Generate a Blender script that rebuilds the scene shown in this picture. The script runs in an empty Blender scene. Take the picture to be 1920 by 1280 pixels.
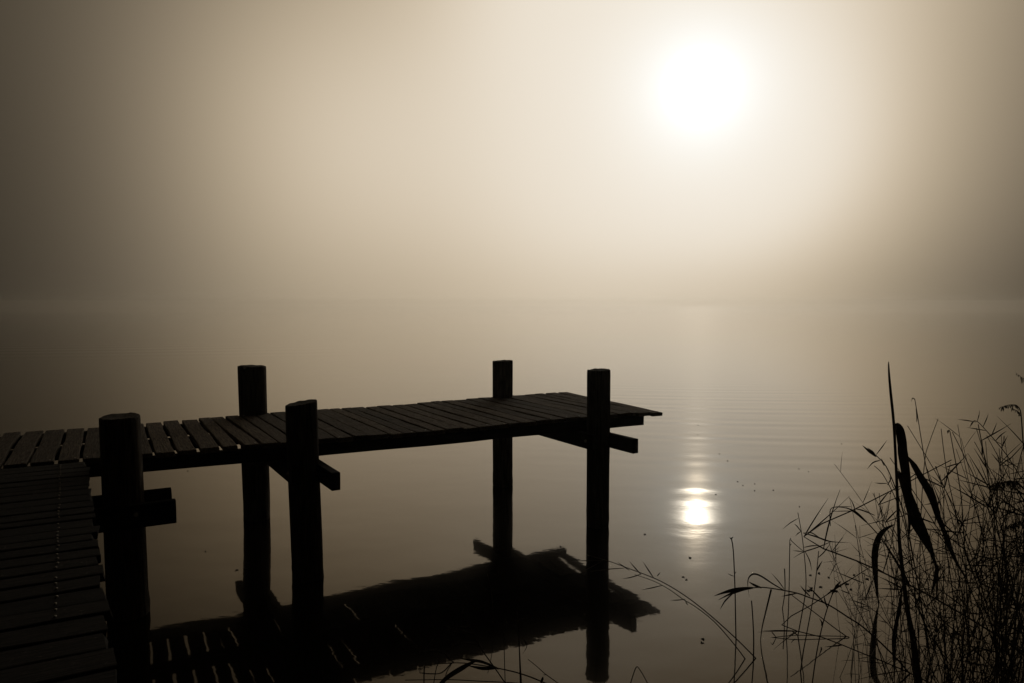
import bpy, bmesh, math, random
from math import sin, cos, pi, radians, exp
from mathutils import Vector, Matrix, noise

# ------------------------------------------------------------------ camera
scn = bpy.context.scene
COL = scn.collection
EYE = 2.0                      # metres above the water
FPX = 1418.0                   # focal length in pixels of the 1920 px wide photograph
TILT = math.atan(70 / FPX)     # looking slightly down
cam_d = bpy.data.cameras.new('camera'); cam = bpy.data.objects.new('camera', cam_d); COL.objects.link(cam)
cam_d.sensor_width = 36; cam_d.lens = FPX / 1920 * 36
cam_d.clip_start = .05; cam_d.clip_end = 6000
cam.location = (0, 0, EYE); cam.rotation_euler = (pi / 2 - TILT, 0, 0)
scn.camera = cam

# ------------------------------------------------------------------ sky: fog lit by a veiled low sun
SUN = Vector((.23097, .93669, .26318)).normalized()
w = bpy.data.worlds.new('World'); scn.world = w; w.use_nodes = True
nt = w.node_tree; N = nt.nodes; Lk = nt.links; N.clear()
def nd(t, **k):
    n = N.new(t)
    for a, b in k.items(): setattr(n, a, b)
    return n
def mth(op, a, b=None, clamp=False):
    n = nd('ShaderNodeMath', operation=op, use_clamp=clamp)
    for i, v in enumerate((a, b)):
        if v is None: continue
        if isinstance(v, (int, float)): n.inputs[i].default_value = v
        else: Lk.new(v, n.inputs[i])
    return n.outputs[0]
tc = nd('ShaderNodeTexCoord')
nrm = nd('ShaderNodeVectorMath', operation='NORMALIZE'); Lk.new(tc.outputs['Generated'], nrm.inputs[0])
# the fog levels out towards the horizon: brightness runs flat through it instead of kinking
sp = nd('ShaderNodeSeparateXYZ'); Lk.new(nrm.outputs[0], sp.inputs[0])
zf = mth('SQRT', mth('ADD', mth('MULTIPLY', sp.outputs[2], sp.outputs[2]), .0012))
flat = nd('ShaderNodeCombineXYZ'); Lk.new(sp.outputs[0], flat.inputs[0]); Lk.new(sp.outputs[1], flat.inputs[1]); Lk.new(zf, flat.inputs[2])
flatn = nd('ShaderNodeVectorMath', operation='NORMALIZE'); Lk.new(flat.outputs[0], flatn.inputs[0])
LOBES = [((0.0842,0.9623,0.2588),15,0.39),
 ((0.3368,0.9254,0.1736),60,0.43), ((-0.2578,0.9623,0.0872),60,0.165), ((0.0616,0.7044,0.7071),4,0.10),
 ((0.3830,0.8214,0.4226),60,0.2598), ((-0.2500,0.9330,0.2588),60,0.225), ((0.0868,0.9924,0.0872),30,0.335),
 ((0.0790,0.9029,0.4226),60,0.345), ((-0.4210,0.9029,-0.0872),60,0.0357)]
CORE = [((0.2310,0.9367,0.2632),6200,8.0), ((0.2310,0.9367,0.2632),700,.10), ((0.2310,0.9367,0.2632),150,.175)]     # the veiled sun itself
tot = None; core = None
for v, k, a in LOBES + CORE:
    dn = nd('ShaderNodeVectorMath', operation='DOT_PRODUCT'); Lk.new(nrm.outputs[0] if k >= 150 else flatn.outputs[0], dn.inputs[0]); dn.inputs[1].default_value = v
    e = mth('MULTIPLY', mth('EXPONENT', mth('MULTIPLY', mth('SUBTRACT', dn.outputs['Value'], 1.0), float(k))), a)
    if k in (5600, 6200, 700, 150): core = e if core is None else mth('ADD', core, e)
    else: tot = e if tot is None else mth('ADD', tot, e)
sky = nd('ShaderNodeTexSky', sky_type='NISHITA'); sky.sun_disc = False
sky.sun_elevation = math.asin(SUN.z); sky.sun_rotation = math.atan2(SUN.x, SUN.y); sky.dust_density = 8; sky.air_density = 1
bw = nd('ShaderNodeRGBToBW'); Lk.new(sky.outputs[0], bw.inputs[0])
# the fog overhead and behind is thick and dim
sz = nd('ShaderNodeSeparateXYZ'); Lk.new(nrm.outputs[0], sz.inputs[0])
up_ = nd('ShaderNodeMapRange', interpolation_type='SMOOTHSTEP'); Lk.new(sz.outputs[2], up_.inputs[0])
up_.inputs[1].default_value = .40; up_.inputs[2].default_value = .72; up_.inputs[3].default_value = 1; up_.inputs[4].default_value = .3
tot = mth('MULTIPLY', tot, up_.outputs[0])
tot = mth('ADD', tot, mth('MULTIPLY', bw.outputs[0], .0020))
sm = nd('ShaderNodeMath', operation='SMOOTH_MIN'); Lk.new(mth('MULTIPLY', tot, 1.0), sm.inputs[0]); sm.inputs[1].default_value = .85; sm.inputs[2].default_value = .25
tot = mth('ADD', sm.outputs[0], core)
cl = mth('MINIMUM', tot, 1.05); cl = mth('MULTIPLY', mth('MULTIPLY', cl, cl), cl)
cmb = nd('ShaderNodeCombineColor')
Lk.new(mth('MULTIPLY', tot, 10.0), cmb.inputs[0])
Lk.new(mth('MULTIPLY', mth('MULTIPLY', tot, 10.0), mth('MINIMUM', mth('ADD', mth('MULTIPLY', cl, .17), .803), 1.0)), cmb.inputs[1])
Lk.new(mth('MULTIPLY', mth('MULTIPLY', tot, 10.0), mth('MINIMUM', mth('ADD', mth('MULTIPLY', cl, .36), .55), 1.0)), cmb.inputs[2])
bg = nd('ShaderNodeBackground'); bg.inputs[1].default_value = .1; Lk.new(cmb.outputs[0], bg.inputs[0])
wo = nd('ShaderNodeOutputWorld'); Lk.new(bg.outputs[0], wo.inputs[0])

sl = bpy.data.lights.new('sun', 'SUN'); sl.energy = .06; sl.angle = radians(.8); sl.color = (1, .88, .70)
so = bpy.data.objects.new('sun', sl); COL.objects.link(so)
so.rotation_euler = SUN.to_track_quat('Z', 'Y').to_euler(); so.location = (4, 16, 8)

scn.view_settings.view_transform = 'Standard'; scn.view_settings.look = 'None'
scn.view_settings.exposure = 0; scn.view_settings.gamma = 1
scn.cycles.use_denoising = True
scn.cycles.volume_bounces = 5; scn.cycles.max_bounces = 8

# ------------------------------------------------------------------ helpers
CT, ST = cos(TILT), sin(TILT)
def ray(px, py):
    u = (px - 960) / FPX; v = (640 - py) / FPX
    return Vector((u, CT + v * ST, -ST + v * CT))
def at_z(px, py, z):
    r = ray(px, py); return Vector((0, 0, EYE)) + r * ((z - EYE) / r.z)
def at_d(px, py, d):
    r = ray(px, py); return Vector((0, 0, EYE)) + r * (d / r.y)

def mesh_ob(name, vs, fs, mat, parent=None, smooth=False, loc=(0, 0, 0)):
    me = bpy.data.meshes.new(name); me.from_pydata([tuple(v) for v in vs], [], fs); me.update()
    bm = bmesh.new(); bm.from_mesh(me); bmesh.ops.recalc_face_normals(bm, faces=bm.faces); bm.to_mesh(me); bm.free()
    if smooth:
        for p in me.polygons: p.use_smooth = True
    me.materials.append(mat)
    o = bpy.data.objects.new(name, me); COL.objects.link(o); o.location = loc
    if parent: o.parent = parent
    return o
def tag(o, label=None, cat=None, group=None, kind=None):
    for k, v in (('label', label), ('category', cat), ('group', group), ('kind', kind)):
        if v: o[k] = v
    return o
def empty(name, loc=(0, 0, 0)):
    o = bpy.data.objects.new(name, None); COL.objects.link(o); o.location = loc; o.empty_display_size = .1
    return o

# ------------------------------------------------------------------ materials
def mat_new(name):
    m = bpy.data.materials.new(name); m.use_nodes = True
    return m, m.node_tree, m.node_tree.nodes['Principled BSDF']
def wood_mat(name, dark, light, rough, stretch, bump=.6, lichen=.25):
    m, t, b = mat_new(name); n = t.nodes; l = t.links
    tc = n.new('ShaderNodeTexCoord'); info = n.new('ShaderNodeObjectInfo')
    off = n.new('ShaderNodeVectorMath'); off.operation = 'SCALE'; off.inputs[3].default_value = 37
    cx = n.new('ShaderNodeCombineXYZ')
    for i in range(3): l.new(info.outputs['Random'], cx.inputs[i])
    l.new(cx.outputs[0], off.inputs[0])
    ad = n.new('ShaderNodeVectorMath'); ad.operation = 'ADD'; l.new(tc.outputs['Object'], ad.inputs[0]); l.new(off.outputs[0], ad.inputs[1])
    mp = n.new('ShaderNodeMapping'); mp.inputs['Scale'].default_value = stretch; l.new(ad.outputs[0], mp.inputs[0])
    g = n.new('ShaderNodeTexNoise'); g.inputs['Scale'].default_value = 5; g.inputs['Detail'].default_value = 8; g.inputs['Roughness'].default_value = .7; l.new(mp.outputs[0], g.inputs[0])
    r = n.new('ShaderNodeValToRGB'); r.color_ramp.elements[0].color = (*dark, 1); r.color_ramp.elements[1].color = (*light, 1)
    r.color_ramp.elements[0].position = .35; r.color_ramp.elements[1].position = .7; l.new(g.outputs[0], r.inputs[0])
    # worn, lichen-grey specks
    s = n.new('ShaderNodeTexNoise'); s.inputs['Scale'].default_value = 42; s.inputs['Detail'].default_value = 5; l.new(ad.outputs[0], s.inputs[0])
    sr = n.new('ShaderNodeValToRGB'); sr.color_ramp.elements[0].position = .66; sr.color_ramp.elements[1].position = .74
    l.new(s.outputs[0], sr.inputs[0])
    sm = n.new('ShaderNodeMath'); sm.operation = 'MULTIPLY'; sm.inputs[1].default_value = lichen; l.new(sr.outputs[0], sm.inputs[0])
    mx = n.new('ShaderNodeMix'); mx.data_type = 'RGBA'; l.new(sm.outputs[0], mx.inputs[0]); l.new(r.outputs[0], mx.inputs[6]); mx.inputs[7].default_value = (.30, .25, .18, 1)
    # each board its own tone
    hv = n.new('ShaderNodeHueSaturation'); mr = n.new('ShaderNodeMapRange'); mr.inputs[3].default_value = .65; mr.inputs[4].default_value = 1.35
    l.new(info.outputs['Random'], mr.inputs[0]); l.new(mr.outputs[0], hv.inputs['Value']); l.new(mx.outputs[2], hv.inputs['Color'])
    l.new(hv.outputs[0], b.inputs['Base Color'])
    b.inputs['Roughness'].default_value = rough; b.inputs['Specular IOR Level'].default_value = .18
    bp = n.new('ShaderNodeBump'); bp.inputs['Strength'].default_value = bump; bp.inputs['Distance'].default_value = .012
    l.new(g.outputs[0], bp.inputs['Height']); l.new(bp.outputs[0], b.inputs['Normal'])
    return m
# beams and planks are modelled along their local X, piles along local Z
M_PLANK = wood_mat('weathered_plank_wood', (.024, .018, .012), (.26, .195, .125), .85, (1.6, 22, 22), 1, lichen=.5)
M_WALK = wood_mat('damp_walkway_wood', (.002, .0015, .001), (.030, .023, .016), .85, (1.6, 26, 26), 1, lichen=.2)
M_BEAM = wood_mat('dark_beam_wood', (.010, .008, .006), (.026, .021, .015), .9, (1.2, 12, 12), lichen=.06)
M_PILE = wood_mat('wet_pile_wood', (.010, .008, .0055), (.16, .125, .085), .85, (16, 16, .8), 1, lichen=.05)
def plain(name, col, rough, metal=0, spec=.3, scale=30, var=.35):
    m, t, b = mat_new(name); n = t.nodes; l = t.links
    tc = n.new('ShaderNodeTexCoord'); g = n.new('ShaderNodeTexNoise'); g.inputs['Scale'].default_value = scale; g.inputs['Detail'].default_value = 4
    l.new(tc.outputs['Object'], g.inputs[0])
    r = n.new('ShaderNodeValToRGB'); r.color_ramp.elements[0].color = (*[c * (1 - var) for c in col], 1); r.color_ramp.elements[1].color = (*[c * (1 + var) for c in col], 1)
    r.color_ramp.elements[0].position = .3; r.color_ramp.elements[1].position = .7
    l.new(g.outputs[0], r.inputs[0]); l.new(r.outputs[0], b.inputs['Base Color'])
    b.inputs['Roughness'].default_value = rough; b.inputs['Metallic'].default_value = metal; b.inputs['Specular IOR Level'].default_value = spec
    return m
M_NAIL = plain('galvanised_nail', (.42, .38, .32), .45, .6)
M_STEM = plain('dead_reed_stem', (.11, .088, .058), .8, scale=60)
M_LEAF = plain('dry_reed_leaf', (.14, .115, .078), .75, scale=25)
M_BLADE = plain('broad_blade_leaf', (.075, .062, .042), .6, scale=18)
M_SEED = plain('seed_head', (.060, .046, .030), .95, scale=90)
M_DEBRIS = plain('floating_debris', (.05, .038, .026), .8)
M_MUD = plain('wet_mud', (.035, .028, .020), .7, scale=3)

# ------------------------------------------------------------------ ground (lake bed rising to the bank)
def ground_h(x, y):
    s = max((.9 - y) * .45 - .1 * abs(x) * (1 if x < 0 else 0) * .2, (x - 3.05 - .25 * sin(y * 1.7)) * .45 - max(0, y - 3.6) * .45)
    s = max(-1.1, min(.45, s))
    return s + .05 * noise.noise(Vector((x * .9, y * .9, 0))) + .015 * noise.noise(Vector((x * 5, y * 5, 3)))
def axis_pts():
    a = [-14 + i * .2 for i in range(141)]
    e = [16, 20, 28, 40, 70, 130, 260, 600]
    return [-v for v in reversed(e)] + a + e
ax = axis_pts(); n = len(ax)
vs = [(x, y, ground_h(x, y)) for y in ax for x in ax]
fs = [(j * n + i, j * n + i + 1, (j + 1) * n + i + 1, (j + 1) * n + i) for j in range(n - 1) for i in range(n - 1)]
tag(mesh_ob('ground', vs, fs, M_MUD, smooth=True), kind='structure')

# ------------------------------------------------------------------ water
def water_mat():
    m, t, b = mat_new('still_lake_water'); n = t.nodes; l = t.links
    n.remove(b)
    # peaty lake: dark body, reflections warmed when looked into steeply, neutral at grazing angles
    fr = n.new('ShaderNodeFresnel'); fr.inputs['IOR'].default_value = 1.34
    cr = n.new('ShaderNodeValToRGB'); e = cr.color_ramp.elements
    e[0].position = .05; e[0].color = (1, .88, .72, 1); e[1].position = 1; e[1].color = (1, 1, 1, 1)
    q = e.new(.5); q.color = (1, .95, .87, 1)
    l.new(fr.outputs[0], cr.inputs[0])
    dif = n.new('ShaderNodeBsdfDiffuse'); dif.inputs[0].default_value = (.010, .008, .0055, 1)
    b = n.new('ShaderNodeBsdfGlossy'); b.inputs['Roughness'].default_value = .03; l.new(cr.outputs[0], b.inputs[0])
    c = n.new('ShaderNodeBsdfGlossy'); c.inputs['Roughness'].default_value = .16; l.new(cr.outputs[0], c.inputs[0])
    mg = n.new('ShaderNodeMixShader'); mg.inputs[0].default_value = .11; l.new(b.outputs[0], mg.inputs[1]); l.new(c.outputs[0], mg.inputs[2])
    ms = n.new('ShaderNodeMixShader'); l.new(fr.outputs[0], ms.inputs[0]); l.new(dif.outputs[0], ms.inputs[1]); l.new(mg.outputs[0], ms.inputs[2])
    l.new(ms.outputs[0], n['Material Output'].inputs[0])
    tc = n.new('ShaderNodeTexCoord')
    def M(op, a, c=None, clamp=False):
        k = n.new('ShaderNodeMath'); k.operation = op; k.use_clamp = clamp
        for i, v in enumerate((a, c)):
            if v is None: continue
            if isinstance(v, (int, float)): k.inputs[i].default_value = v
            else: l.new(v, k.inputs[i])
        return k.outputs[0]
    def noi(scale, sc=(1, 1, 1), detail=2, rot=0):
        mp = n.new('ShaderNodeMapping'); mp.inputs['Scale'].default_value = sc; mp.inputs['Rotation'].default_value = (0, 0, rot); l.new(tc.outputs['Object'], mp.inputs[0])
        g = n.new('ShaderNodeTexNoise'); g.inputs['Scale'].default_value = scale; g.inputs['Detail'].default_value = detail; l.new(mp.outputs[0], g.inputs[0])
        return g.outputs[0]
    def rings(c, wl, dist):      # concentric swell round a far centre
        mp = n.new('ShaderNodeMapping'); mp.inputs['Location'].default_value = (-c[0], -c[1], 0); l.new(tc.outputs['Object'], mp.inputs[0])
        wv = n.new('ShaderNodeTexWave'); wv.wave_type = 'RINGS'; wv.rings_direction = 'Z'; wv.wave_profile = 'SIN'
        wv.inputs['Scale'].default_value = .314 / wl; wv.inputs['Distortion'].default_value = dist; wv.inputs['Detail'].default_value = 1.5
        wv.inputs['Detail Scale'].default_value = .35; l.new(mp.outputs[0], wv.inputs[0])
        return wv.outputs['Fac']
    def blob(cx, cy, rx, ry):    # soft patch of water where the swell runs
        mp = n.new('ShaderNodeMapping'); mp.inputs['Scale'].default_value = (1 / rx, 1 / ry, 0); mp.inputs['Location'].default_value = (-cx / rx, -cy / ry, 0); l.new(tc.outputs['Object'], mp.inputs[0])
        ln = n.new('ShaderNodeVectorMath'); ln.operation = 'LENGTH'; l.new(mp.outputs[0], ln.inputs[0])
        return M('SUBTRACT', 1.0, ln.outputs['Value'], True)
    patch = M('MULTIPLY', blob(4.6, 13.0, 5.2, 8.5), M('MULTIPLY', noi(.45, (1, .6, 1)), 2.1))
    h = M('MULTIPLY', M('MULTIPLY', rings((6.0, 34.0), .66, 1.6), patch), .0026)
    h = M('ADD', h, M('MULTIPLY', M('MULTIPLY', rings((10.0, 60.0), .47, 1.0), patch), .0016))
    wake = blob(-20, 33, 22, 7)
    h = M('ADD', h, M('MULTIPLY', M('MULTIPLY', rings((-40, 120), 2.2, .5), wake), .006))
    near = M('POWER', blob(0, 4, 26, 26), .7)
    h = M('ADD', h, M('MULTIPLY', M('MULTIPLY', noi(.9, (1, 1.4, 1), 2), .0040), near))
    h = M('ADD', h, M('MULTIPLY', noi(17, (1, 1.3, 1), 2, .3), M('MULTIPLY', near, .00012)))
    h = M('ADD', h, M('MULTIPLY', noi(5.5, (1, 1.3, 1), 2, .8), M('MULTIPLY', near, .0004)))
    bp = n.new('ShaderNodeBump'); bp.inputs['Strength'].default_value = 1; bp.inputs['Distance'].default_value = 1
    l.new(h, bp.inputs['Height']); l.new(bp.outputs[0], b.inputs['Normal']); l.new(bp.outputs[0], c.inputs['Normal']); l.new(bp.outputs[0], fr.inputs['Normal'])
    return m
M_WATER = water_mat()
a = [-600, -200, -60, -20, -8, 0, 8, 20, 60, 200, 600]; n = len(a)
tag(mesh_ob('water', [(x, y, 0) for y in a for x in a], [(j * n + i, j * n + i + 1, (j + 1) * n + i + 1, (j + 1) * n + i) for j in range(n - 1) for i in range(n - 1)], M_WATER), kind='structure')

# ------------------------------------------------------------------ haze
def haze():
    B = 620; z0, z1 = -2.4, 4.2
    vs = [(x, y, z) for z in (z0, z1) for y in (-B, B) for x in (-B, B)]
    fs = [(0, 1, 3, 2), (4, 5, 7, 6), (0, 1, 5, 4), (2, 3, 7, 6), (0, 2, 6, 4), (1, 3, 7, 5)]
    m = bpy.data.materials.new('mist'); m.use_nodes = True; t = m.node_tree; t.nodes.clear()
    v = t.nodes.new('ShaderNodeVolumePrincipled'); v.inputs['Density'].default_value = .0009; v.inputs['Color'].default_value = (1, .98, .94, 1); v.inputs['Anisotropy'].default_value = .92
    o = t.nodes.new('ShaderNodeOutputMaterial'); t.links.new(v.outputs[0], o.inputs['Volume'])
    tag(mesh_ob('haze', vs, fs, m), kind='stuff')
haze()

# ------------------------------------------------------------------ timber builders
def board(name, L, W, T, seed, mat, parent, origin, dirx, up=Vector((0, 0, 1)), nseg=10, warp=.004, rnd=.005, fray=.006, taper=0):
    """rounded, slightly crooked sawn board; local X along it, origin at the middle of its start, on its TOP face"""
    rg = random.Random(seed)
    prof = []
    for sx, sy in ((-1, -1), (1, -1), (1, 1), (-1, 1)):
        cy, cz = sx * (W / 2 - rnd), -T / 2 + sy * (T / 2 - rnd)
        a0 = {(-1, -1): pi, (1, -1): 1.5 * pi, (1, 1): 0, (-1, 1): .5 * pi}[(sx, sy)]
        for k in range(3):
            a = a0 + k * pi / 4; prof.append((cy + rnd * cos(a), cz + rnd * sin(a)))
    m = len(prof); vs = []; fs = []
    so = rg.random() * 100
    for i in range(nseg + 1):
        x = L * i / nseg
        wy = warp * noise.noise(Vector((x * 1.7, so, 0))) * 1.6; wz = warp * noise.noise(Vector((x * 1.3, so, 9)))
        ws = 1 + .05 * noise.noise(Vector((x * 4, so, 4)))
        for j, (py, pz) in enumerate(prof):
            ex = 0
            if i in (0, nseg): ex = fray * noise.noise(Vector((py * 22, pz * 30, so + i)))
            jig = .0015 * noise.noise(Vector((x * 9, j * 3.1, so)))
            vs.append((x + ex, py * ws + wy + jig, pz + wz + jig))
    for i in range(nseg):
        for j in range(m):
            a, b = i * m + j, i * m + (j + 1) % m
            fs.append((a, b, b + m, a + m))
    for i, e in ((0, -.003), (nseg, .003)):
        c = len(vs); vs.append((L * i / nseg + e, 0, -T / 2))
        for j in range(m): fs.append((i * m + j, i * m + (j + 1) % m, c))
    o = mesh_ob(name, vs, fs, mat)
    X = Vector(dirx).normalized(); Y = up.cross(X).normalized(); Z = X.cross(Y)
    mw = Matrix((X, Y, Z)).transposed().to_4x4(); mw.translation = origin
    o.matrix_world = mw
    if parent: o.parent = parent      # thing empties stand unrotated; correct for their offset
    if parent: o.location = Vector(origin) - world_loc(parent); 
    return o
def world_loc(o):
    v = Vector(o.location)
    while o.parent: o = o.parent; v += o.location
    return v
def pile(name, base, top, r0, r1, seed, parent, slant=(0, 0), split=None, depth=1.3):
    rg = random.Random(seed); nA = 40; base = Vector(base); top = Vector(top)
    axis = (top - base); Hh = axis.length; lean = Vector((axis.x / axis.z, axis.y / axis.z))
    zs = [-depth + (Hh + depth) * i / 34 for i in range(35)]
    zs = zs[:-1] + [Hh - .03, Hh - .006, Hh]
    vs = []; fs = []; so = seed * 7.3
    grooves = [(rg.uniform(0, 2 * pi), rg.uniform(.03, .07), rg.uniform(.004, .011)) for _ in range(9)]
    for i, z in enumerate(zs):
        f = max(0, min(1, z / Hh)); R = r0 + (r1 - r0) * f
        if i == len(zs) - 1: R -= .006
        elif i == len(zs) - 2: R -= .001
        elif i < 34 and 0 < 1: pass
        wob = .010 * noise.noise(Vector((z * .9, so, 0)))
        for k in range(nA):
            a = 2 * pi * k / nA
            r = R * (1 + .035 * noise.noise(Vector((cos(a) * 1.3, sin(a) * 1.3, so + z * .35))) + .02 * noise.noise(Vector((cos(a) * 6, sin(a) * 6, so + z * .5))))
            for ga, gw, gd in grooves:
                d = abs((a - ga - .12 * noise.noise(Vector((z, ga, so))) + pi) % (2 * pi) - pi)
                if d < gw * 2: r -= gd * (1 - d / (gw * 2))
            # rot and growth near the water
            r += .010 * exp(-((z - .05) / .12) ** 2) * noise.noise(Vector((cos(a) * 3, sin(a) * 3, z * 9 + so)))
            zz = z
            if i >= len(zs) - 3:
                zz += slant[0] * cos(a) * R + slant[1] * sin(a) * R + .006 * noise.noise(Vector((cos(a) * 4, sin(a) * 4, so)))
                if split and abs((a - split + pi) % (2 * pi) - pi) < .14: zz -= .018
            vs.append((lean.x * zz + r * cos(a) + wob, lean.y * zz + r * sin(a), zz))
    m = len(zs)
    for i in range(m - 1):
        for k in range(nA):
            a, b = i * nA + k, i * nA + (k + 1) % nA
            fs.append((a, b, b + nA, a + nA))
    prev = (m - 1) * nA
    for q, rr in enumerate((.66, .33)):      # end grain, a little hollow
        st = len(vs)
        for k in range(nA):
            a = 2 * pi * k / nA; v = Vector(vs[(m - 1) * nA + k]); c = Vector((lean.x * Hh, lean.y * Hh, Hh))
            p = c.lerp(v, rr); p.z = c.z + (v.z - c.z) * rr - .004 * (q + 1) + .003 * noise.noise(Vector((p.x * 40, p.y * 40, so)))
            if split and abs((a - split + pi) % (2 * pi) - pi) < .14: p.z -= .012
            vs.append(p)
        for k in range(nA): fs.append((prev + k, prev + (k + 1) % nA, st + (k + 1) % nA, st + k))
        prev = st
    c = len(vs); vs.append((lean.x * Hh, lean.y * Hh, Hh - .01))
    for k in range(nA): fs.append((prev + k, prev + (k + 1) % nA, c))
    b0 = len(vs); vs.append((-lean.x * depth, -lean.y * depth, -depth))
    for k in range(nA): fs.append((k, b0, (k + 1) % nA))
    o = mesh_ob(name, vs, fs, M_PILE, parent, smooth=True, loc=base - world_loc(parent) if parent else base)
    o.data.set_sharp_from_angle(angle=radians(38)); return o
def nail(parent, loc_local, r=.0055, tilt=0):
    vs = []; fs = []; k = 8
    for z, rr in ((-.004, r * .9), (.0015, r), (.003, r * .55)):
        for i in range(k): vs.append((rr * cos(2 * pi * i / k), rr * sin(2 * pi * i / k), z))
    for j in range(2):
        for i in range(k): fs.append((j * k + i, j * k + (i + 1) % k, (j + 1) * k + (i + 1) % k, (j + 1) * k + i))
    fs.append(tuple(range(2 * k, 3 * k))); fs.append(tuple(range(k - 1, -1, -1)))
    o = mesh_ob('nail', vs, fs, M_NAIL, parent, loc=loc_local)
    return o
def bolt(parent, p, d):
    d = Vector(d).normalized(); q = d.to_track_quat('Z', 'Y').to_matrix()
    vs = []; fs = []; k = 6
    for z, rr in ((-.01, .016), (.003, .016), (.003, .009), (.012, .009), (.014, .005)):
        for i in range(k): vs.append(q @ Vector((rr * cos(2 * pi * i / k), rr * sin(2 * pi * i / k), z)))
    for j in range(4):
        for i in range(k): fs.append((j * k + i, j * k + (i + 1) % k, (j + 1) * k + (i + 1) % k, (j + 1) * k + i))
    fs.append(tuple(range(4 * k, 5 * k)))
    return mesh_ob('bolt', vs, fs, M_NAIL, parent, loc=Vector(p) - world_loc(parent))

# ------------------------------------------------------------------ jetty
DECK = .985
P5 = at_z(1119, 984, 0); P3 = at_z(577, 1081, 0); P4 = at_z(943, 908, 0); P2 = at_z(483, 970, 0); P1 = at_z(240, 1150, 0)
A = (P5 - P3); A.z = 0; A.normalize(); Nn = Vector((-A.y, A.x, 0))
def J(s, n, z): v = P5 + A * s + Nn * n; return Vector((v.x, v.y, z))
def interp(x, tab):
    if x <= tab[0][0]: return tab[0][1]
    for (a, b), (c, d) in zip(tab, tab[1:]):
        if x <= c: return b + (d - b) * (x - a) / (c - a)
    return tab[-1][1]
NEAR = [(-5.5, .30), (-4.0, .26), (-3.5, .219), (-2.45, .150), (0, .106), (.9, .09)]
FAR = [(-6, 1.74), (-4.6, 1.73), (-3.9, 1.69), (-2.5, 1.785), (0, 1.81), (1.1, 1.842)]
jetty = empty('wooden_jetty', (P5.x, P5.y, 0))
tag(jetty, 'weathered wooden jetty on round piles reaching out over the still lake', 'jetty')
def topof(pile_base, px, py): return at_d(px, py, pile_base.y)
pile('pile', P5, topof(P5, 1122, 692), .103, .105, 5, jetty, slant=(.04, .02))
pile('pile', P4, topof(P4, 943, 675), .108, .112, 4, jetty, slant=(.03, 0))
pile('pile', P3, topof(P3, 565, 754), .115, .115, 3, jetty, slant=(.14, .05))
pile('pile', P2, topof(P2, 472, 685), .118, .126, 2, jetty, slant=(-.03, 0), split=1.5 * pi - .2)
pile('pile', P1, topof(P1, 223, 779), .124, .119, 1, jetty, slant=(.02, .06))
# a bent further left, outside the frame, carries the deck on
bx = J(-5.2, -.02, 0); pile('pile', bx, bx + Vector((0, 0, 1.3)), .12, .12, 11, jetty)
bx = J(-5.2, 1.86, 0); pile('pile', bx, bx + Vector((0, 0, 1.3)), .12, .12, 12, jetty)

rg = random.Random(8)
edges = [-6.0, -5.86, -5.70, -5.56, -5.41, -5.27, -5.12, -4.98, -4.84, -4.72, -4.598, -4.462, -4.315, -4.165, -4.022, -3.88, -3.735, -3.583, -3.44, -3.297, -3.147, -3.025, -2.897, -2.767]
s = -2.767
while s < .80:
    s += rg.choice((.115, .13, .145, .15, .155, .16)); edges.append(s)
edges[-1] = .86
def sag(s, n): return -.010 * (1 - cos(2 * pi * (s + 2.62) / 2.62)) / 2 + .003 * noise.noise(Vector((s * 2, n, 2)))
npl = len(edges) - 1
for i in range(npl):
    s0, s1 = edges[i], edges[i + 1]; sc = (s0 + s1) / 2
    gap = rg.uniform(.018, .026) if sc < -2.9 else rg.uniform(.012, .018)
    W = s1 - s0 - gap
    last = i >= npl - 2
    skew = (-.018 * 1.0)
    nn = interp(sc, NEAR) + rg.uniform(-.014, .014) - .005; nf = interp(sc, FAR) + rg.uniform(-.018, .018)
    sk_near, sk_far = sc + .0, sc
    if sc > -.2: sk_far = sc + .0 * (sc + .2)
    if last: nn -= .03 + .03 * (i == npl - 1)
    if i == npl - 1: sk_far -= 0; nf += .01
    ext = .0
    T = .034
    # the last boards splay outward at their near ends, as the deck end does
    p0 = J(sk_near + (-.02 if sc < -3 else 0), nn, DECK + sag(sc, 0) + rg.uniform(-.002, .003)); p1 = J(sk_far + (.02 if sc < -3 else 0) + (.19 if False else 0), nf, DECK + sag(sc, 1.8) + rg.uniform(-.002, .003))
    if last: p0 = p0 + A * (-.02); p1 = p1 + A * (.10 if i == npl - 1 else .05) - A * .03; p0 = p0 + A * (-.06)
    d = p1 - p0
    pl = board('plank', d.length, W, T, 100 + i, M_PLANK, jetty, p0, d, nseg=12, warp=.007, rnd=.006, fray=.026)
    for q in (0, 1):
        if rg.random() < .4:
            nail(pl, (.05 + rg.uniform(-.012, .012), rg.choice((-1, 1)) * W * .3, .0), .0065)
        elif rg.random() < .25:
            nail(pl, (d.length - .06, rg.choice((-1, 1)) * W * .3, 0), .0065)
# stringers
for n0, s1, nm in ((None, .63, 'stringer'), ('far', .85, 'stringer'), ('mid', .8, 'stringer')):
    pts = [(-6.0, -2.62), (-2.62, s1)]
    for sa, sb in pts:
        def nf_(s): return interp(s, NEAR) + .055 if n0 is None else (interp(s, FAR) - .06 if n0 == 'far' else 1.0)
        p0 = J(sa + .002, nf_(sa), DECK - .036); p1 = J(sb, nf_(sb), DECK - .036)
        board(nm, (p1 - p0).length, .075, .098 if n0 is None else .095, 40 + int(sa * 3) % 17 + (5 if n0 else 0), M_BEAM, jetty, p0 + Vector((0, 0, -.010 if sa > -3 and n0 != 'far' else 0)) * 0, p1 - p0, nseg=16, warp=.006)
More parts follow.
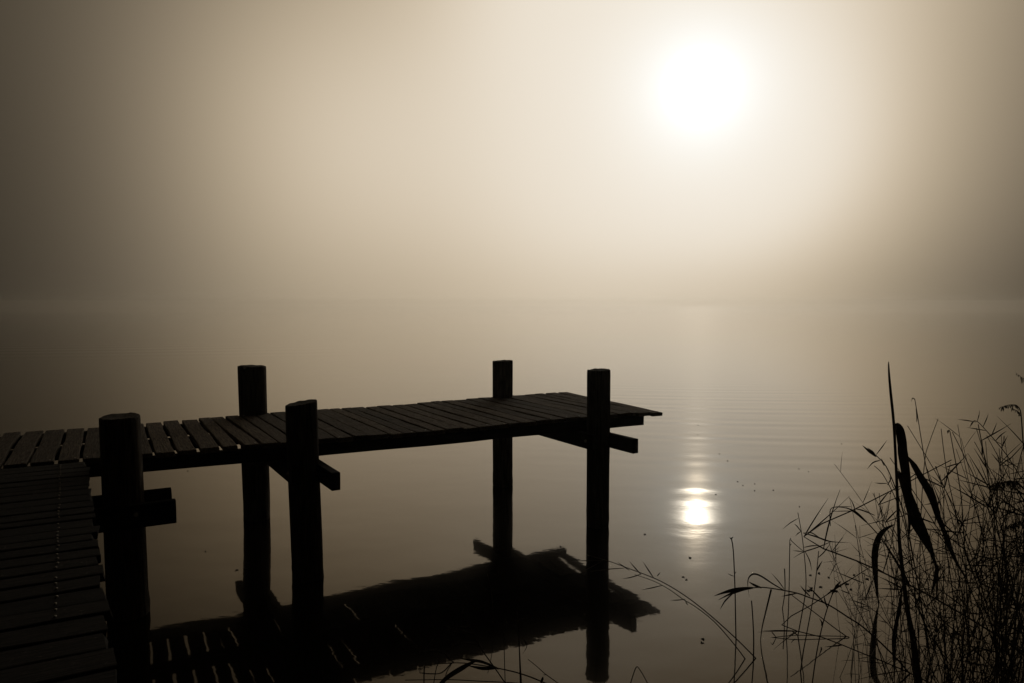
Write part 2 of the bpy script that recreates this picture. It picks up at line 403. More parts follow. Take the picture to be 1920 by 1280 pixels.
# twin crossbeams clamping each bent
BT = DECK - .036 - .100
for s0 in (0.0, -2.62, -5.2):
    off = .095
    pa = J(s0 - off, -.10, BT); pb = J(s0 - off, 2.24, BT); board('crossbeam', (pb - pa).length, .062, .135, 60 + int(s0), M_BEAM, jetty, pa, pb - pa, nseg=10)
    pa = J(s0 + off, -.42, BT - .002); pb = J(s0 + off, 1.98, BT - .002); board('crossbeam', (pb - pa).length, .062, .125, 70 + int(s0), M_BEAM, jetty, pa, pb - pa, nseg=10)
    bolt(jetty, J(s0 - off - .033, 0, BT - .065), -A)

# walkway from the shore: planks run along A; it meets the near edge of the jetty
WD = (at_z(205, 1180, DECK - .006) - at_z(162, 864, DECK - .006)); WD.z = 0; WD.normalize()    # towards the shore
W0 = at_z(161, 862, DECK - .006)
y = 0.02; k = 0
WN = Vector((A.x, A.y, 0))
while y < 7.2:
    wdt = rg.choice((.105, .12, .13, .14, .15))
    jx = rg.uniform(-.012, .012); e = W0 + WD * (y + wdt / 2) + A * jx + Vector((0, 0, rg.uniform(-.003, .003)))
    dr = (-A + WD * rg.uniform(-.006, .006)); L = 1.62 + rg.uniform(-.015, .015)
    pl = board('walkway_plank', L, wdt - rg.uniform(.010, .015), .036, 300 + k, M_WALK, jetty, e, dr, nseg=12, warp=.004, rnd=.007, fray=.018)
    if y < 3.6:
        for q in (-1, 1):
            if rg.random() < .9 and len([1 for c in bpy.data.objects if c.name.startswith('nail')]) < 96:
                nail(pl, (.145 + jx + rg.uniform(-.003, .003), q * wdt * .24, .002), .0048)
    y += wdt; k += 1
for offx in (.20, .80, 1.40):
    p0 = W0 - A * offx + WD * .03; p0.z = DECK - .045; board('walkway_stringer', 7.0, .07, .16, 500 + int(offx * 10), M_BEAM, jetty, p0, WD, nseg=16)
# twin ledger beams carrying the walkway on the near corner pile
PB = P1
for side, x1, zt in ((1, .285, .74), (-1, .285, .765)):
    p1 = PB + WD * (side * .112) + A * x1; p1.z = zt - (.0)
    p0 = PB + WD * (side * .112) - A * 1.95; p0.z = zt
    board('ledger_beam', (p1 - p0).length, .06, .15 if side > 0 else .115, 520 + side, M_BEAM, jetty, p1, p0 - p1, nseg=12)
bolt(jetty, PB + WD * .144 + A * .05 + Vector((0, 0, .68)), WD)
for off, along in ((1.75, 0), (.75, 2.9), (1.75, 2.9)):
    b = PB - A * off + WD * along; b.z = 0
    pile('pile', b, b + Vector((0, 0, .90)), .12, .12, 20 + int(off * 3 + along), jetty)
for side in (1, -1):
    p1 = PB + WD * (2.9 + side * .112) - A * .4; p1.z = .765; board('ledger_beam', 1.5, .06, .12, 530 + side, M_BEAM, jetty, p1, -A, nseg=8)

# ------------------------------------------------------------------ reeds
def smooth_path(pts, k=3):
    out = []
    P = [pts[0]] + list(pts) + [pts[-1]]
    for i in range(1, len(P) - 2):
        for j in range(k):
            t = j / k; a, b, c, d = P[i - 1], P[i], P[i + 1], P[i + 2]
            out.append(.5 * ((2 * b) + (c - a) * t + (2 * a - 5 * b + 4 * c - d) * t * t + (3 * b - a - 3 * c + d) * t ** 3))
    out.append(P[-2]); return out
def tube(pts, r, k=5):
    n = len(pts); vs = []; fs = []
    for i, p in enumerate(pts):
        d = (pts[min(i + 1, n - 1)] - pts[max(i - 1, 0)]).normalized()
        s = d.cross(Vector((.3, 1, .1))).normalized(); u = s.cross(d)
        rr = r[i] if isinstance(r, list) else r
        for j in range(k):
            a = 2 * pi * j / k; vs.append(p + s * rr * cos(a) + u * rr * sin(a))
    for i in range(n - 1):
        for j in range(k): fs.append((i * k + j, i * k + (j + 1) % k, (i + 1) * k + (j + 1) % k, (i + 1) * k + j))
    fs.append(tuple(range(k))); fs.append(tuple(range((n - 1) * k, n * k)))
    return vs, fs
def ribbon(pts, wd, face=Vector((0, -1, 0)), thick=.0006, keel=.25, twist=0):
    """grass blade: keeled strip with real thickness; wd = full widths per point"""
    n = len(pts); vs = []; fs = []
    for i, p in enumerate(pts):
        d = (pts[min(i + 1, n - 1)] - pts[max(i - 1, 0)]).normalized()
        s = d.cross(face)
        if s.length < 1e-3: s = d.cross(Vector((0, 0, 1)))
        s.normalize()
        if twist: s = Matrix.Rotation(twist * i / n, 3, d) @ s
        u = s.cross(d).normalized(); w2 = max(wd[i], .0006) / 2
        for a, b in ((-1, 0), (0, -keel), (1, 0), (1, thick / w2), (0, thick / w2 - keel), (-1, thick / w2)):
            vs.append(p + s * w2 * a + u * w2 * b)
    for i in range(n - 1):
        for j in range(6): fs.append((i * 6 + j, i * 6 + (j + 1) % 6, (i + 1) * 6 + (j + 1) % 6, (i + 1) * 6 + j))
    fs.append(tuple(range(6))); fs.append(tuple(range((n - 1) * 6, n * 6)))
    return vs, fs
def leaf_at(p, d, L, W, rg, droop=.3):
    pts = []; q = Vector(p); d = Vector(d).normalized()
    for i in range(7):
        pts.append(q.copy()); q = q + d * (L / 6); d = (d + Vector((0, 0, -droop / 6))).normalized()
    prof = (.5, .9, 1, .9, .65, .35, .05)
    return ribbon(pts, [W * a for a in prof], face=Vector((rg.uniform(-.7, .7), -1, rg.uniform(-.7, .7))), twist=rg.uniform(-1.5, 1.5))
def panicle(p, d, L, rg, dense=26, spread=.35, droop=.8):
    """drooping seed head: many small spikelets on fine branches"""
    V = []; F = []; q = Vector(p); d = Vector(d).normalized()
    def add(vf):
        o = len(V); V.extend(vf[0]); F.extend([tuple(i + o for i in f) for f in vf[1]])
    ax_ = []
    for i in range(9):
        ax_.append(q.copy()); q = q + d * (L / 8); d = (d + Vector((0, 0, -droop / 8))).normalized()
    add(tube(ax_, [.0013 * (1 - i / 10) for i in range(9)], 4))
    for i in range(dense):
        t = rg.uniform(.1, 1); b = ax_[min(8, int(t * 8))]
        dd = Vector((rg.uniform(-1, 1), rg.uniform(-1, 1), rg.uniform(-1.1, .1))).normalized()
        l = L * spread * rg.uniform(.4, 1) * (1.15 - t * .6)
        m = b + dd * l * .5; e = b + dd * l + Vector((0, 0, -l * .45))
        add(ribbon([b, m, (m + e) / 2, e], [.0012, .003, .0055, .001], face=Vector((rg.uniform(-1, 1), -1, 0)), keel=.4))
    return V, F

def px_pts(base, pts, dz=0, spread=0):
    """trace of one plant, standing at its own distance: base is where it leaves the water"""
    b = at_z(base[0], base[1], 0); D = b.y; out = [b + (b - at_d(pts[0][0], pts[0][1], D)) * .0]
    n = len(pts)
    for i, p in enumerate(pts): out.append(at_d(p[0], p[1], D + dz * (i + 1) / n))
    return out, D
def make_reed(name, label, cat, base, stem, leaves=(), wpx=2.2, tip=1.2, dz=0., heads=(), group=None, sm=3):
    """stem: pixel trace base->tip; leaves: (trace, width_px)"""
    P, D = px_pts(base, stem, dz)
    root = empty(name, P[0]); tag(root, label, cat, group)
    Q = smooth_path([p - P[0] for p in P], sm)
    below = Q[0] + (Q[0] - Q[1]).normalized() * .12; below.z = -.12
    Q = [below] + Q; n = len(Q)
    r = [(wpx + (tip - wpx) * i / n) / FPX * D / 2 for i in range(n)]
    mesh_ob('stem', *tube(Q, r, 6), M_STEM, root, smooth=True)
    ztop = max(p.z for p in P)
    for tr, wp in leaves:
        pp = [at_d(a, b, D + dz * .6 + .02 * math.sin(i * 1.3 + a) * (i > 0)) - P[0] for i, (a, b) in enumerate(tr)]
        pp = smooth_path(pp, 4); m = len(pp)
        wd = [wp / FPX * D * (.35 + .65 * sin(min(1, (i / (m - 1)) * 1.25 + .12) * pi * .62)) * (1 if i / (m - 1) < .55 else max(.06, 1 - (i / (m - 1) - .55) / .47)) for i in range(m)]
        mesh_ob('leaf', *ribbon(pp, wd), M_LEAF, root)
    for (px, py, dx, dy, Lp, den) in heads:
        p = at_d(px, py, D + dz) - P[0]; d = Vector((dx, .1, -dy))
        mesh_ob('seed_head', *panicle(p, d, Lp / FPX * D, random.Random(int(px)), den), M_SEED, root)
    return root

R = make_reed
R('bent_reed', 'long dead reed leaning left across the last jetty pile, its tip fanned with leaves', 'reed', (1417, 1233),
  [(1380, 1196), (1330, 1151), (1285, 1116), (1242, 1090), (1207, 1075), (1180, 1065), (1142, 1051), (1100, 1039)],
  [([(1226, 1083), (1216, 1068), (1205, 1051)], 2.2), ([(1180, 1068), (1168, 1060), (1157, 1052)], 2), ([(1202, 1076), (1191, 1064), (1180, 1051)], 2.2),
   ([(1128, 1051), (1112, 1060), (1098, 1067)], 2), ([(1170, 1064), (1140, 1066), (1107, 1070)], 1.8), ([(1202, 1075), (1184, 1081), (1166, 1084)], 2),
   ([(1243, 1096), (1222, 1101), (1202, 1105)], 2), ([(1285, 1122), (1270, 1124), (1257, 1124)], 2), ([(1232, 1079), (1238, 1072)], 2), ([(1130, 1050), (1100, 1050), (1070, 1051)], 1.6)], 2.6, 1.2, dz=-.2)
R('bent_reed', 'second dead reed leaning left just below the long one with the fanned tip', 'reed', (1397, 1234),
  [(1375, 1205), (1340, 1165), (1305, 1137), (1280, 1122), (1255, 1104), (1225, 1088), (1190, 1076)], [([(1285, 1126), (1290, 1134)], 2)], 2.4, 1, dz=-.15)
R('upright_reed', 'single straight reed standing below the glitter of the sun, with a small knobbed tip', 'reed', (1380, 1202),
  [(1379, 1150), (1378, 1100), (1375, 1032), (1371, 1007)], [([(1376, 1079), (1370, 1077), (1364, 1074)], 1.6), ([(1377, 1075), (1381, 1070)], 1.6), ([(1371, 1010), (1368, 1006)], 2), ([(1371, 1009), (1375, 1005)], 2)], 2.4, 2.0)
R('reed_stub', 'short stiff reed stub right of the single knobbed reed', 'reed', (1413, 1222), [(1413, 1190), (1411, 1150), (1409, 1125)], (), 2.6, 2.0)
R('reed_leaf_blade', 'narrow dead blade slanting down left from the arching reed', 'reed', (1426, 1199),
  [(1429, 1175), (1436, 1145), (1446, 1104)], (), 1.2, 3.6)
R('arching_reed', 'long reed arching left over the water and ending in two dark pointed leaves', 'reed', (1706, 1262),
  [(1670, 1222), (1620, 1176), (1590, 1156), (1552, 1132), (1517, 1119), (1495, 1111), (1460, 1104), (1430, 1100), (1412, 1101)],
  [([(1412, 1101), (1393, 1104), (1370, 1112), (1346, 1124)], 6), ([(1412, 1101), (1385, 1103), (1360, 1109), (1339, 1116)], 7), ([(1428, 1101), (1415, 1096), (1403, 1089)], 4.5),
   ([(1469, 1105), (1450, 1094), (1427, 1079), (1413, 1075), (1404, 1082), (1402, 1096), (1405, 1118)], 3.4), ([(1519, 1117), (1509, 1107), (1500, 1096)], 3), ([(1548, 1132), (1530, 1113), (1514, 1096)], 3),
   ([(1495, 1111), (1480, 1114), (1465, 1117)], 3), ([(1470, 1103), (1460, 1089), (1446, 1073)], 2), ([(1379, 1107), (1360, 1125), (1350, 1142)], 3)], 3.4, 2.2, dz=.1)
R('leaning_reed', 'thin straight stalk running down right beneath the arching reed', 'reed', (1587, 1192), [(1562, 1174), (1540, 1157), (1510, 1134), (1485, 1115)],
  [([(1540, 1172), (1541, 1166), (1536, 1158)], 3)], 2.2, 1.6)
R('upright_reed', 'thin upright reed with its top snapped over to the right', 'reed', (1474, 1192), [(1478, 1150), (1480, 1080), (1481, 1012), (1484, 1013), (1495, 1023), (1507, 1033)], [([(1481, 1022), (1484, 1018)], 1.6)], 1.9, 1.2, sm=2)
R('branched_reed', 'tall thin reed with a feathered side branch pointing right over open water', 'reed', (1496, 1191),
  [(1505, 1142), (1511, 1102), (1510, 1060), (1504, 1005), (1496, 960)],
  [([(1496, 971), (1482, 979), (1467, 991)], 1.8), ([(1503, 997), (1495, 986), (1489, 981)], 2), ([(1502, 995), (1496, 999), (1491, 1004)], 2), ([(1506, 998), (1530, 1005), (1557, 1014), (1593, 1016)], 3),
   ([(1557, 1015), (1530, 1026), (1506, 1034), (1487, 1045)], 2.4), ([(1508, 1025), (1523, 1022), (1540, 1022)], 2.2), ([(1509, 1032), (1518, 1050), (1522, 1069)], 2), ([(1505, 1033), (1496, 1032), (1487, 1031)], 1.8),
   ([(1538, 1008), (1522, 998), (1508, 997)], 2.2)], 2.2, 1.2)
R('upright_reed', 'reed with a forked leafy top standing left of the reed tangle', 'reed', (1501, 1258),
  [(1506, 1222), (1510, 1200), (1520, 1147), (1526, 1110), (1531, 1072), (1535, 1032)], [([(1531, 1070), (1536, 1060), (1542, 1050)], 3), ([(1533, 1045), (1545, 1034), (1558, 1016)], 2.2)], 2.4, 1.4)
R('upright_reed', 'long reed leaning right with a dark pointed leaf at its head', 'reed', (1522, 1288),
  [(1530, 1230), (1540, 1180), (1551, 1140), (1561, 1112), (1568, 1098), (1576, 1089)], [([(1551, 1138), (1547, 1126), (1544, 1113)], 3), ([(1560, 1113), (1569, 1097), (1577, 1089)], 5)], 2.4, 1.6)
R('fallen_reed', 'straight dead stalk lying almost level just above the water', 'reed', (1592, 1194), [(1585, 1192), (1540, 1191), (1490, 1190), (1441, 1195)],
  [([(1455, 1193), (1449, 1186), (1445, 1182)], 2), ([(1496, 1190), (1489, 1185), (1483, 1181)], 2.4)], 2, 1.4)
R('reed_stub', 'short bare stub between the arching reed and the sun glitter', 'reed', (1467, 1140), [(1471, 1115), (1472, 1095), (1471, 1065)], (), 1.6, 2)
# foreground, bottom centre
R('foreground_reed', 'dead reed leaning left in the near water with folded leaves at its head', 'reed', (968, 1306),
  [(947, 1279), (927, 1250), (902, 1215), (887, 1185), (871, 1160), (869, 1140)],
  [([(888, 1189), (862, 1182), (848, 1178), (833, 1171)], 8), ([(878, 1174), (850, 1176), (820, 1190), (797, 1216)], 4), ([(899, 1208), (870, 1205), (846, 1211)], 6), ([(870, 1158), (867, 1150), (868, 1140)], 6)], 2.6, 2.4)
R('foreground_reed', 'pair-left thin upright reed rising through the dark jetty reflection', 'reed', (976, 1300), [(974, 1230), (972, 1180), (969, 1135)], [([(971, 1172), (955, 1170), (947, 1158)], 2)], 2.4, 1.2)
R('foreground_reed', 'pale-jointed upright reed close right of the thin pair-left one', 'reed', (979, 1304), [(975, 1240), (973, 1200), (971, 1165), (982, 1158)], [([(976, 1192), (988, 1208), (980, 1225)], 1.6)], 3.2, 1.6)
R('foreground_reed', 'lone straight thin reed right of the folded leaves', 'reed', (948, 1302), [(946, 1240), (945, 1195), (946, 1157)], (), 2, 1.2)
R('foreground_reed', 'pale thin stalk standing inside the jetty reflection', 'reed', (924, 1168), [(924, 1140), (921, 1105), (914, 1075)], (), 1.8, 1.2)
R('foreground_reed', 'long dark stalk curving level across the bottom of the picture', 'reed', (1050, 1296), [(1025, 1281), (980, 1263), (930, 1251), (870, 1242), (830, 1243), (797, 1246)],
  [([(935, 1253), (905, 1240), (880, 1236), (848, 1230)], 6), ([(932, 1251), (905, 1252), (875, 1246)], 7)], 3.4, 1.4)
R('broad_dead_blade', 'broad flat dead blade slanting up right from the bottom edge', 'reed', (806, 1304), [(815, 1290)],
  [([(812, 1298), (835, 1272), (860, 1255), (885, 1241), (898, 1236)], 10)], 3, 3)
R('foreground_reed', 'pale bowed blade drooping over the lower left of the near reeds', 'reed', (850, 1240), [(843, 1234), (828, 1220), (808, 1218), (786, 1220)], (), 2.6, 2)
R('foreground_reed', 'fine reed leaning left of the small inverted hook at the bottom', 'reed', (1062, 1292), [(1048, 1281), (1022, 1262), (1005, 1247), (990, 1235)], [([(1026, 1264), (1018, 1264)], 1.6)], 2.2, 1.2)
R('hooked_stem', 'stem folded into a sharp inverted hook at the bottom edge', 'reed', (1178, 1300), [(1182, 1281), (1190, 1256), (1194, 1249), (1198, 1252), (1208, 1268), (1218, 1288)], (), 2, 1.8, sm=2)
R('foreground_reed', 'short upright stalk at the left end of the near reeds', 'reed', (795, 1300), [(795, 1280), (795, 1262), (796, 1247)], (), 2.4, 3)
R('foreground_reed', 'curved thin stalk under the pale bowed blade', 'reed', (811, 1300), [(814, 1275), (818, 1252), (823, 1238), (820, 1233)], (), 2, 1.4)
R('foreground_reed', 'second curved thin stalk under the pale bowed blade, nearer the broad slanting blade', 'reed', (832, 1302), [(834, 1275), (838, 1258), (846, 1245)], (), 2, 1.4)
R('foreground_reed', 'low stalk lying flat along the bottom edge with a dark knob', 'reed', (1050, 1302), [(1020, 1286), (960, 1279), (900, 1276), (840, 1273), (760, 1274)], [([(1014, 1280), (1017, 1272), (1018, 1267)], 5)], 2.4, 1.6)

# the big broken bulrush with folded blades
def blades(name, label, cat, base, stem, leaves, stemw):
    b = at_z(*base, 0); D = b.y; root = empty(name, b); tag(root, label, cat)
    if stem:
        Q = smooth_path([Vector((0, 0, 0))] + [at_d(x, y, D) - b for x, y in stem], 3)
        Q = [Q[0] + Vector((0, 0, -.12))] + Q; n = len(Q)
        r = [interp(i / (n - 1), stemw) / FPX * D / 2 for i in range(n)]
        mesh_ob('stem', *tube(Q, r, 8), M_STEM, root, smooth=True)
    for k, tr in enumerate(leaves):
        pp = [at_d(x, y, D + .05 * sin(i * .8 + k)) - b for i, (x, y, w_) in enumerate(tr)]
        ws = [w_ for _, _, w_ in tr]; n = len(pp)
        sp = smooth_path(pp, 4); ww = []
        for i in range(n - 1):
            for j in range(4): ww.append(ws[i] + (ws[i + 1] - ws[i]) * j / 4)
        ww.append(ws[-1])
        mesh_ob('leaf', *ribbon(sp, [v / FPX * D for v in ww], thick=.0012, keel=.3), M_BLADE, root, smooth=False)
    return root
blades('bulrush', 'tallest reed, a thick dark stem with broad blades folded over and hanging from it', 'bulrush', (1734, 1355),
  [(1722, 1280), (1712, 1197), (1701, 1140), (1692, 1067), (1686, 1010), (1684, 960), (1680, 872), (1676, 795), (1670, 735), (1667, 700), (1666, 677)],
  [[(1678, 803, 6), (1681, 797, 12), (1687, 806, 17), (1691, 828, 19), (1693, 850, 20), (1698, 885, 17), (1703, 920, 13), (1705, 960, 8), (1705, 985, 5), (1703, 1012, 1)],
   [(1681, 883, 5), (1689, 892, 12), (1698, 915, 17), (1708, 945, 22), (1718, 975, 25), (1728, 995, 21), (1738, 1015, 16), (1747, 1035, 9), (1752, 1052, 5), (1757, 1066, 8), (1752, 1090, 8), (1746, 1112, 1)],
   [(1702, 855, 2), (1714, 872, 11), (1726, 893, 13), (1740, 916, 15), (1750, 940, 13), (1758, 965, 11), (1766, 985, 9), (1776, 1010, 9), (1785, 1035, 8), (1797, 1060, 5), (1812, 1082, 2)]],
  [(0, 16), (.08, 15), (.17, 13), (.25, 9), (.4, 7), (.5, 6), (.65, 5), (.8, 5), (.9, 4), (.97, 2.5), (1, 1.2)])
blades('curved_blade', 'sickle-shaped dark blade bending right beside the thick bulrush stem', 'leaf', (1648, 1135), None,
  [[(1648, 1138, 2), (1646, 1120, 3), (1643, 1095, 7), (1641, 1067, 11), (1640, 1042, 13), (1643, 1020, 13), (1650, 1002, 11), (1662, 990, 7), (1677, 982, 1)]], None)
blades('hanging_blade', 'dark spindle-shaped blade standing just left of the foot of the bulrush stem', 'leaf', (1677, 1275), None,
  [[(1677, 1278, 1), (1677, 1250, 3), (1676, 1222, 7), (1677, 1192, 10), (1682, 1160, 7), (1687, 1135, 7), (1691, 1102, 1)]], None)

# named reeds round the tangle
R('leafy_reed', 'reed with a leafy tuft at its tip leaning left of the tall bulrush', 'reed', (1745, 1240), [(1722, 1100), (1700, 985), (1682, 922), (1662, 874), (1648, 858), (1642, 852)],
  [([(1643, 855), (1630, 845), (1617, 834)], 5), ([(1643, 855), (1636, 846), (1626, 838)], 3.5), ([(1643, 851), (1653, 838), (1663, 824)], 2), ([(1650, 862), (1637, 866), (1626, 878)], 2.6), ([(1658, 872), (1652, 858)], 3), ([(1690, 912), (1678, 918), (1664, 884)], 1.8)], 2.4, 1.6)
R('leafy_reed', 'forked thin reed below the leafy tuft left of the bulrush', 'reed', (1725, 1230), [(1712, 1080), (1698, 990), (1680, 936), (1665, 905), (1653, 885), (1639, 872)],
  [([(1663, 905), (1650, 905), (1640, 904)], 2), ([(1664, 908), (1670, 896), (1668, 885)], 2.4), ([(1690, 950), (1691, 935), (1690, 922)], 2), ([(1672, 918), (1668, 925), (1664, 918)], 2)], 2, 1.2)
R('tall_thin_reed', 'tall thin reed right of the bulrush with a tiny curled seed tip', 'reed', (1805, 1260), [(1785, 1100), (1762, 960), (1742, 895), (1735, 867), (1727, 820), (1720, 775), (1715, 746)],
  [([(1719, 790), (1719, 775), (1717, 765)], 2.4), ([(1715, 748), (1711, 745), (1709, 752)], 1.8)], 2.2, 1.2)
R('tall_thin_reed', 'straight needle-tipped reed leaning right beside the curled seed tip', 'reed', (1722, 1250), [(1724, 1100), (1727, 960), (1734, 862), (1742, 830), (1759, 784)], [], 2, 1)
R('tall_thin_reed', 'thin reed ending in a small round knob in front of the fog', 'reed', (1820, 1262), [(1812, 1100), (1804, 950), (1796, 890), (1788, 845), (1781, 807)], [([(1781, 807), (1778, 806), (1777, 812)], 5)], 2.2, 1.4)
R('leafy_reed', 'arching reed at upper right with needle leaves sticking out both sides', 'reed', (1985, 1240), [(1965, 1080), (1935, 940), (1898, 868), (1872, 832), (1850, 807), (1835, 791), (1826, 787)],
  [([(1830, 790), (1812, 787), (1796, 785)], 2), ([(1832, 789), (1835, 779), (1837, 768)], 1.8), ([(1843, 799), (1849, 786), (1853, 775)], 2), ([(1848, 806), (1830, 803), (1813, 800)], 2), ([(1858, 817), (1864, 804), (1869, 791)], 2),
   ([(1866, 826), (1876, 815), (1887, 807)], 2.4), ([(1826, 788), (1822, 793), (1818, 800)], 3)], 2, 1.2)
R('plumed_reed', 'reed at the right edge with a drooping tasselled seed head', 'reed', (2010, 1245), [(1970, 1060), (1938, 930), (1921, 850), (1916, 795), (1913, 768), (1905, 758)],
  [], 2.6, 1.8, heads=((1906, 758, -1.0, -.12, 34, 34), (1914, 775, -.5, -.6, 18, 14)))
R('plumed_reed', 'curled seed plume just cut by the right edge, highest of the right-hand reeds', 'reed', (2030, 1230), [(2005, 1050), (1965, 880), (1940, 790), (1926, 735), (1920, 712)], [], 2.4, 1.6, heads=((1921, 714, -.6, -1.0, 24, 16),))
R('plumed_reed', 'dense dark feathery seed head hanging within the right-hand tangle', 'reed', (1990, 1250), [(1975, 1120), (1950, 1000), (1925, 925), (1905, 900)], [], 2.6, 2, heads=((1907, 902, -1, -.15, 52, 70), (1903, 900, -1, .15, 48, 50)))
R('plumed_reed', 'second dense seed head lower down at the right edge', 'reed', (2020, 1262), [(2000, 1150), (1970, 1040), (1938, 972)], [], 2.6, 2, heads=((1938, 972, -1, .05, 50, 60),))
R('leaning_reed', 'reed top left of the tangle bowed over into a pale hook', 'reed', (1760, 1240), [(1715, 1120), (1660, 1020), (1622, 975), (1600, 957), (1580, 950), (1560, 951), (1556, 962), (1557, 985)],
  [([(1600, 957), (1580, 957), (1556, 958)], 1.6), ([(1625, 978), (1605, 960), (1586, 950)], 5), ([(1605, 962), (1600, 945), (1592, 930)], 2), ([(1640, 965), (1615, 955), (1600, 953)], 2.6)], 2.4, 1.4)

# the tangle: copies of a few reed patterns, each stalk its own thing
def proto_reed(seed, kind):
    rg = random.Random(seed); root = empty(kind, (0, 0, 0)); pts = [Vector((0, 0, -.12)), Vector((0, 0, 0))]
    d = Vector((rg.uniform(-.18, .18), rg.uniform(-.12, .12), 1)).normalized(); q = Vector((0, 0, 0)); nseg = 8
    bend = Vector((rg.uniform(-.6, .6), rg.uniform(-.25, .25), -.1)); kink = rg.randint(4, 7) if kind == 'broken_reed' else 99
    for i in range(nseg):
        q = q + d * (1 / nseg); pts.append(q.copy()); d = (d + bend * .09 + Vector((rg.uniform(-.05, .05), rg.uniform(-.05, .05), 0))).normalized()
        if i == kink: d = Vector((rg.choice((-1, 1)) * rg.uniform(.5, 1), rg.uniform(-.3, .3), rg.uniform(-.7, .2))).normalized()
    P = smooth_path(pts, 2); n = len(P)
    mesh_ob('stem', *tube(P, [.0026 * (1 - .6 * i / n) for i in range(n)], 5), M_STEM, root)
    for i in range(rg.randint(6, 10)):
        t = rg.uniform(.25, .98); k = min(n - 2, int(t * n)); dd = (P[k + 1] - P[k]).normalized()
        side = Vector((rg.choice((-1, 1)), rg.uniform(-.6, .6), 0)); ang = rg.uniform(.35, 1.5)
        mesh_ob('leaf', *leaf_at(P[k], dd * cos(ang) + side * sin(ang), rg.uniform(.05, .15), rg.uniform(.0025, .0055), rg, rg.uniform(-.1, .25)), M_LEAF, root)
    return root
def copy_tree(o, loc, rz, sc, tx=0):
    c = o.copy(); COL.objects.link(c); c.location = loc; c.rotation_euler = (0, tx, rz); c.scale = (sc, sc, sc)
    for ch in list(o.children):
        d = ch.copy(); COL.objects.link(d); d.parent = c
    return c
LAB = {'tangled_reed': 'thin leafy dead reed standing among many like it in the dense tangle at right',
       'broken_reed': 'snapped dead reed leaning askew among many like it in the tangle at right'}
GRP = {'tangled_reed': 'standing reeds of the right-hand tangle', 'broken_reed': 'snapped reeds of the right-hand tangle'}
protos = {k: [] for k in LAB}
for i in range(9): protos['tangled_reed'].append(proto_reed(900 + i, 'tangled_reed'))
for i in range(9): protos['broken_reed'].append(proto_reed(950 + i, 'broken_reed'))
used = set(); rt = random.Random(77)
ENV = [(1560, 1120), (1600, 1010), (1640, 960), (1680, 930), (1720, 890), (1760, 880), (1800, 880), (1850, 850), (1900, 780), (1960, 750), (2200, 760)]
def place(kind, bx, by, toppy, lean):
    b = at_z(bx, by, 0); b.z = max(0, ground_h(b.x, b.y)) - .01
    Hh = (EYE - (toppy - 570) / FPX * b.y); Hh = max(.18, Hh) / max(.5, cos(lean))
    pr = rt.choice(protos[kind]); rz = rt.choice((0, pi)) + rt.uniform(-.5, .5)
    if pr.name not in used:
        used.add(pr.name); c = pr; c.location = b; c.rotation_euler = (0, lean, rz); c.scale = (Hh,) * 3
    else: c = copy_tree(pr, b, rz, Hh, lean)
    tag(c, LAB[kind], 'reed', GRP[kind])
for i in range(156):
    bx = rt.uniform(1690, 1900) if i % 3 == 0 else rt.uniform(1760, 2120)
    by = rt.uniform(1170, 1440); lean = rt.gauss(-.06, .20)
    place('tangled_reed', bx, by, min(interp(bx, ENV) + abs(rt.gauss(0, 90)), by - 60), lean)
for i in range(24):
    place('tangled_reed', rt.uniform(1850, 2090), rt.uniform(1170, 1350), rt.uniform(770, 880), rt.gauss(-.08, .1))
for i in range(26):
    bx = rt.uniform(1570, 1720); by = rt.uniform(1180, 1330)
    place('tangled_reed', bx, by, rt.uniform(1000, 1130), rt.gauss(-.05, .16))
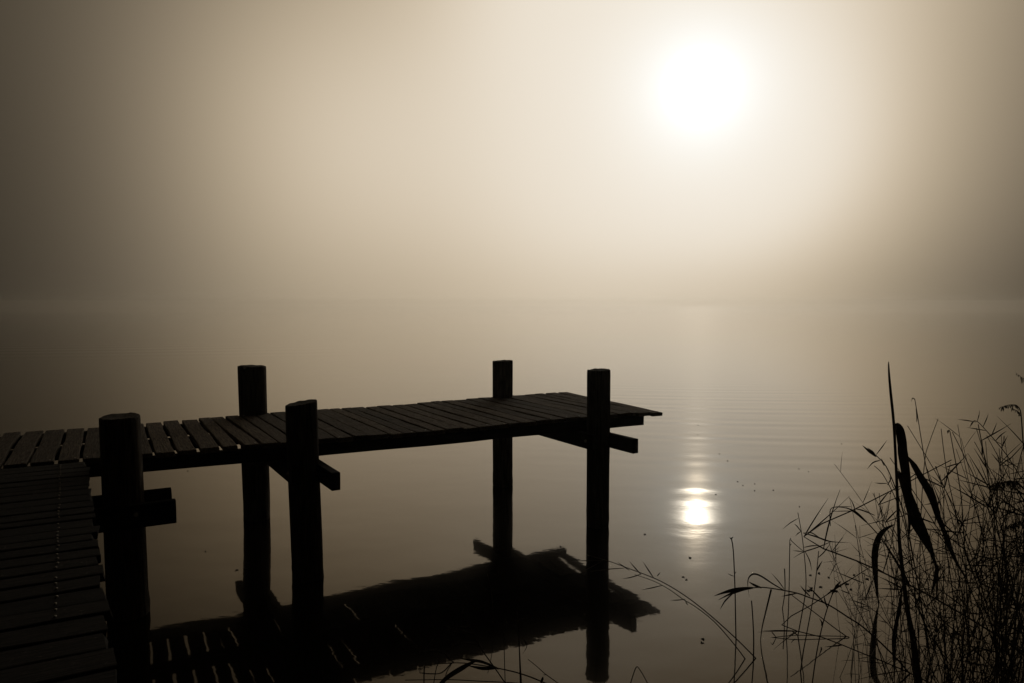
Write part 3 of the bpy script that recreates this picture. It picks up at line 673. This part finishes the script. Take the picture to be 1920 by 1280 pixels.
for i in range(74):
    bx = rt.uniform(1720, 2080); by = rt.uniform(1160, 1420); lean = max(-1.0, min(1.0, rt.gauss(-.1, .5)))
    place('broken_reed', bx, by, min(interp(bx, ENV) + 60 + abs(rt.gauss(0, 110)), by - 80), lean)
for k in protos:
    for p in protos[k]:
        if p.name not in used:
            for ch in list(p.children): bpy.data.objects.remove(ch)
            bpy.data.objects.remove(p)

# ------------------------------------------------------------------ bits floating on the water
def scrap(px, py, L, Wd, rot, label, name='floating_leaf', group=None, cat='leaf', lift=0):
    b = at_z(px, py, 0); rg = random.Random(int(px * 3 + py)); vs = []; k = 9
    for z in (.0015, .0045):
        for i in range(k):
            a = 2 * pi * i / k; r = 1 + rg.uniform(-.35, .25)
            x, y = L / 2 * r * cos(a), Wd / 2 * r * sin(a)
            vs.append((x * cos(rot) - y * sin(rot), x * sin(rot) + y * cos(rot), z + lift * abs(cos(a)) + (.002 if i % 3 == 0 else 0)))
    fs = [tuple(range(k - 1, -1, -1)), tuple(range(k, 2 * k))] + [(i, (i + 1) % k, k + (i + 1) % k, k + i) for i in range(k)]
    tag(mesh_ob(name, vs, fs, M_DEBRIS, loc=(b.x, b.y, 0)), label, cat, group)
scrap(1317, 1201, .018, .03, .4, 'dark upturned leaf floating alone below the sun glitter', lift=.012)
scrap(1294, 1045, .022, .03, .2, 'small dark scrap floating just under the bright sun reflection')
for x, y in ((1450, 918), (1516, 883), (1498, 878), (1415, 906), (1393, 909), (1383, 902), (1415, 919), (1349, 850), (1364, 863), (1342, 926), (1308, 814), (1309, 796), (1209, 1001), (1578, 831), (1281, 1081), (1287, 1086), (1499, 949), (385, 1033), (444, 1068), (461, 1066), (1051, 1024), (352, 882)):
    scrap(x, y, rt.uniform(.008, .014), rt.uniform(.012, .03), rt.uniform(0, 3), 'tiny dark speck of plant debris drifting on the open water', 'floating_speck', 'specks drifting on the open water', 'debris')
for i in range(16):
    scrap(rt.uniform(1495, 1640), rt.uniform(1072, 1108), rt.uniform(.008, .02), rt.uniform(.015, .035), rt.uniform(0, 3), 'scrap in the raft of plant debris by the reed stems', 'floating_scrap', 'raft of scraps by the reed stems', 'debris')
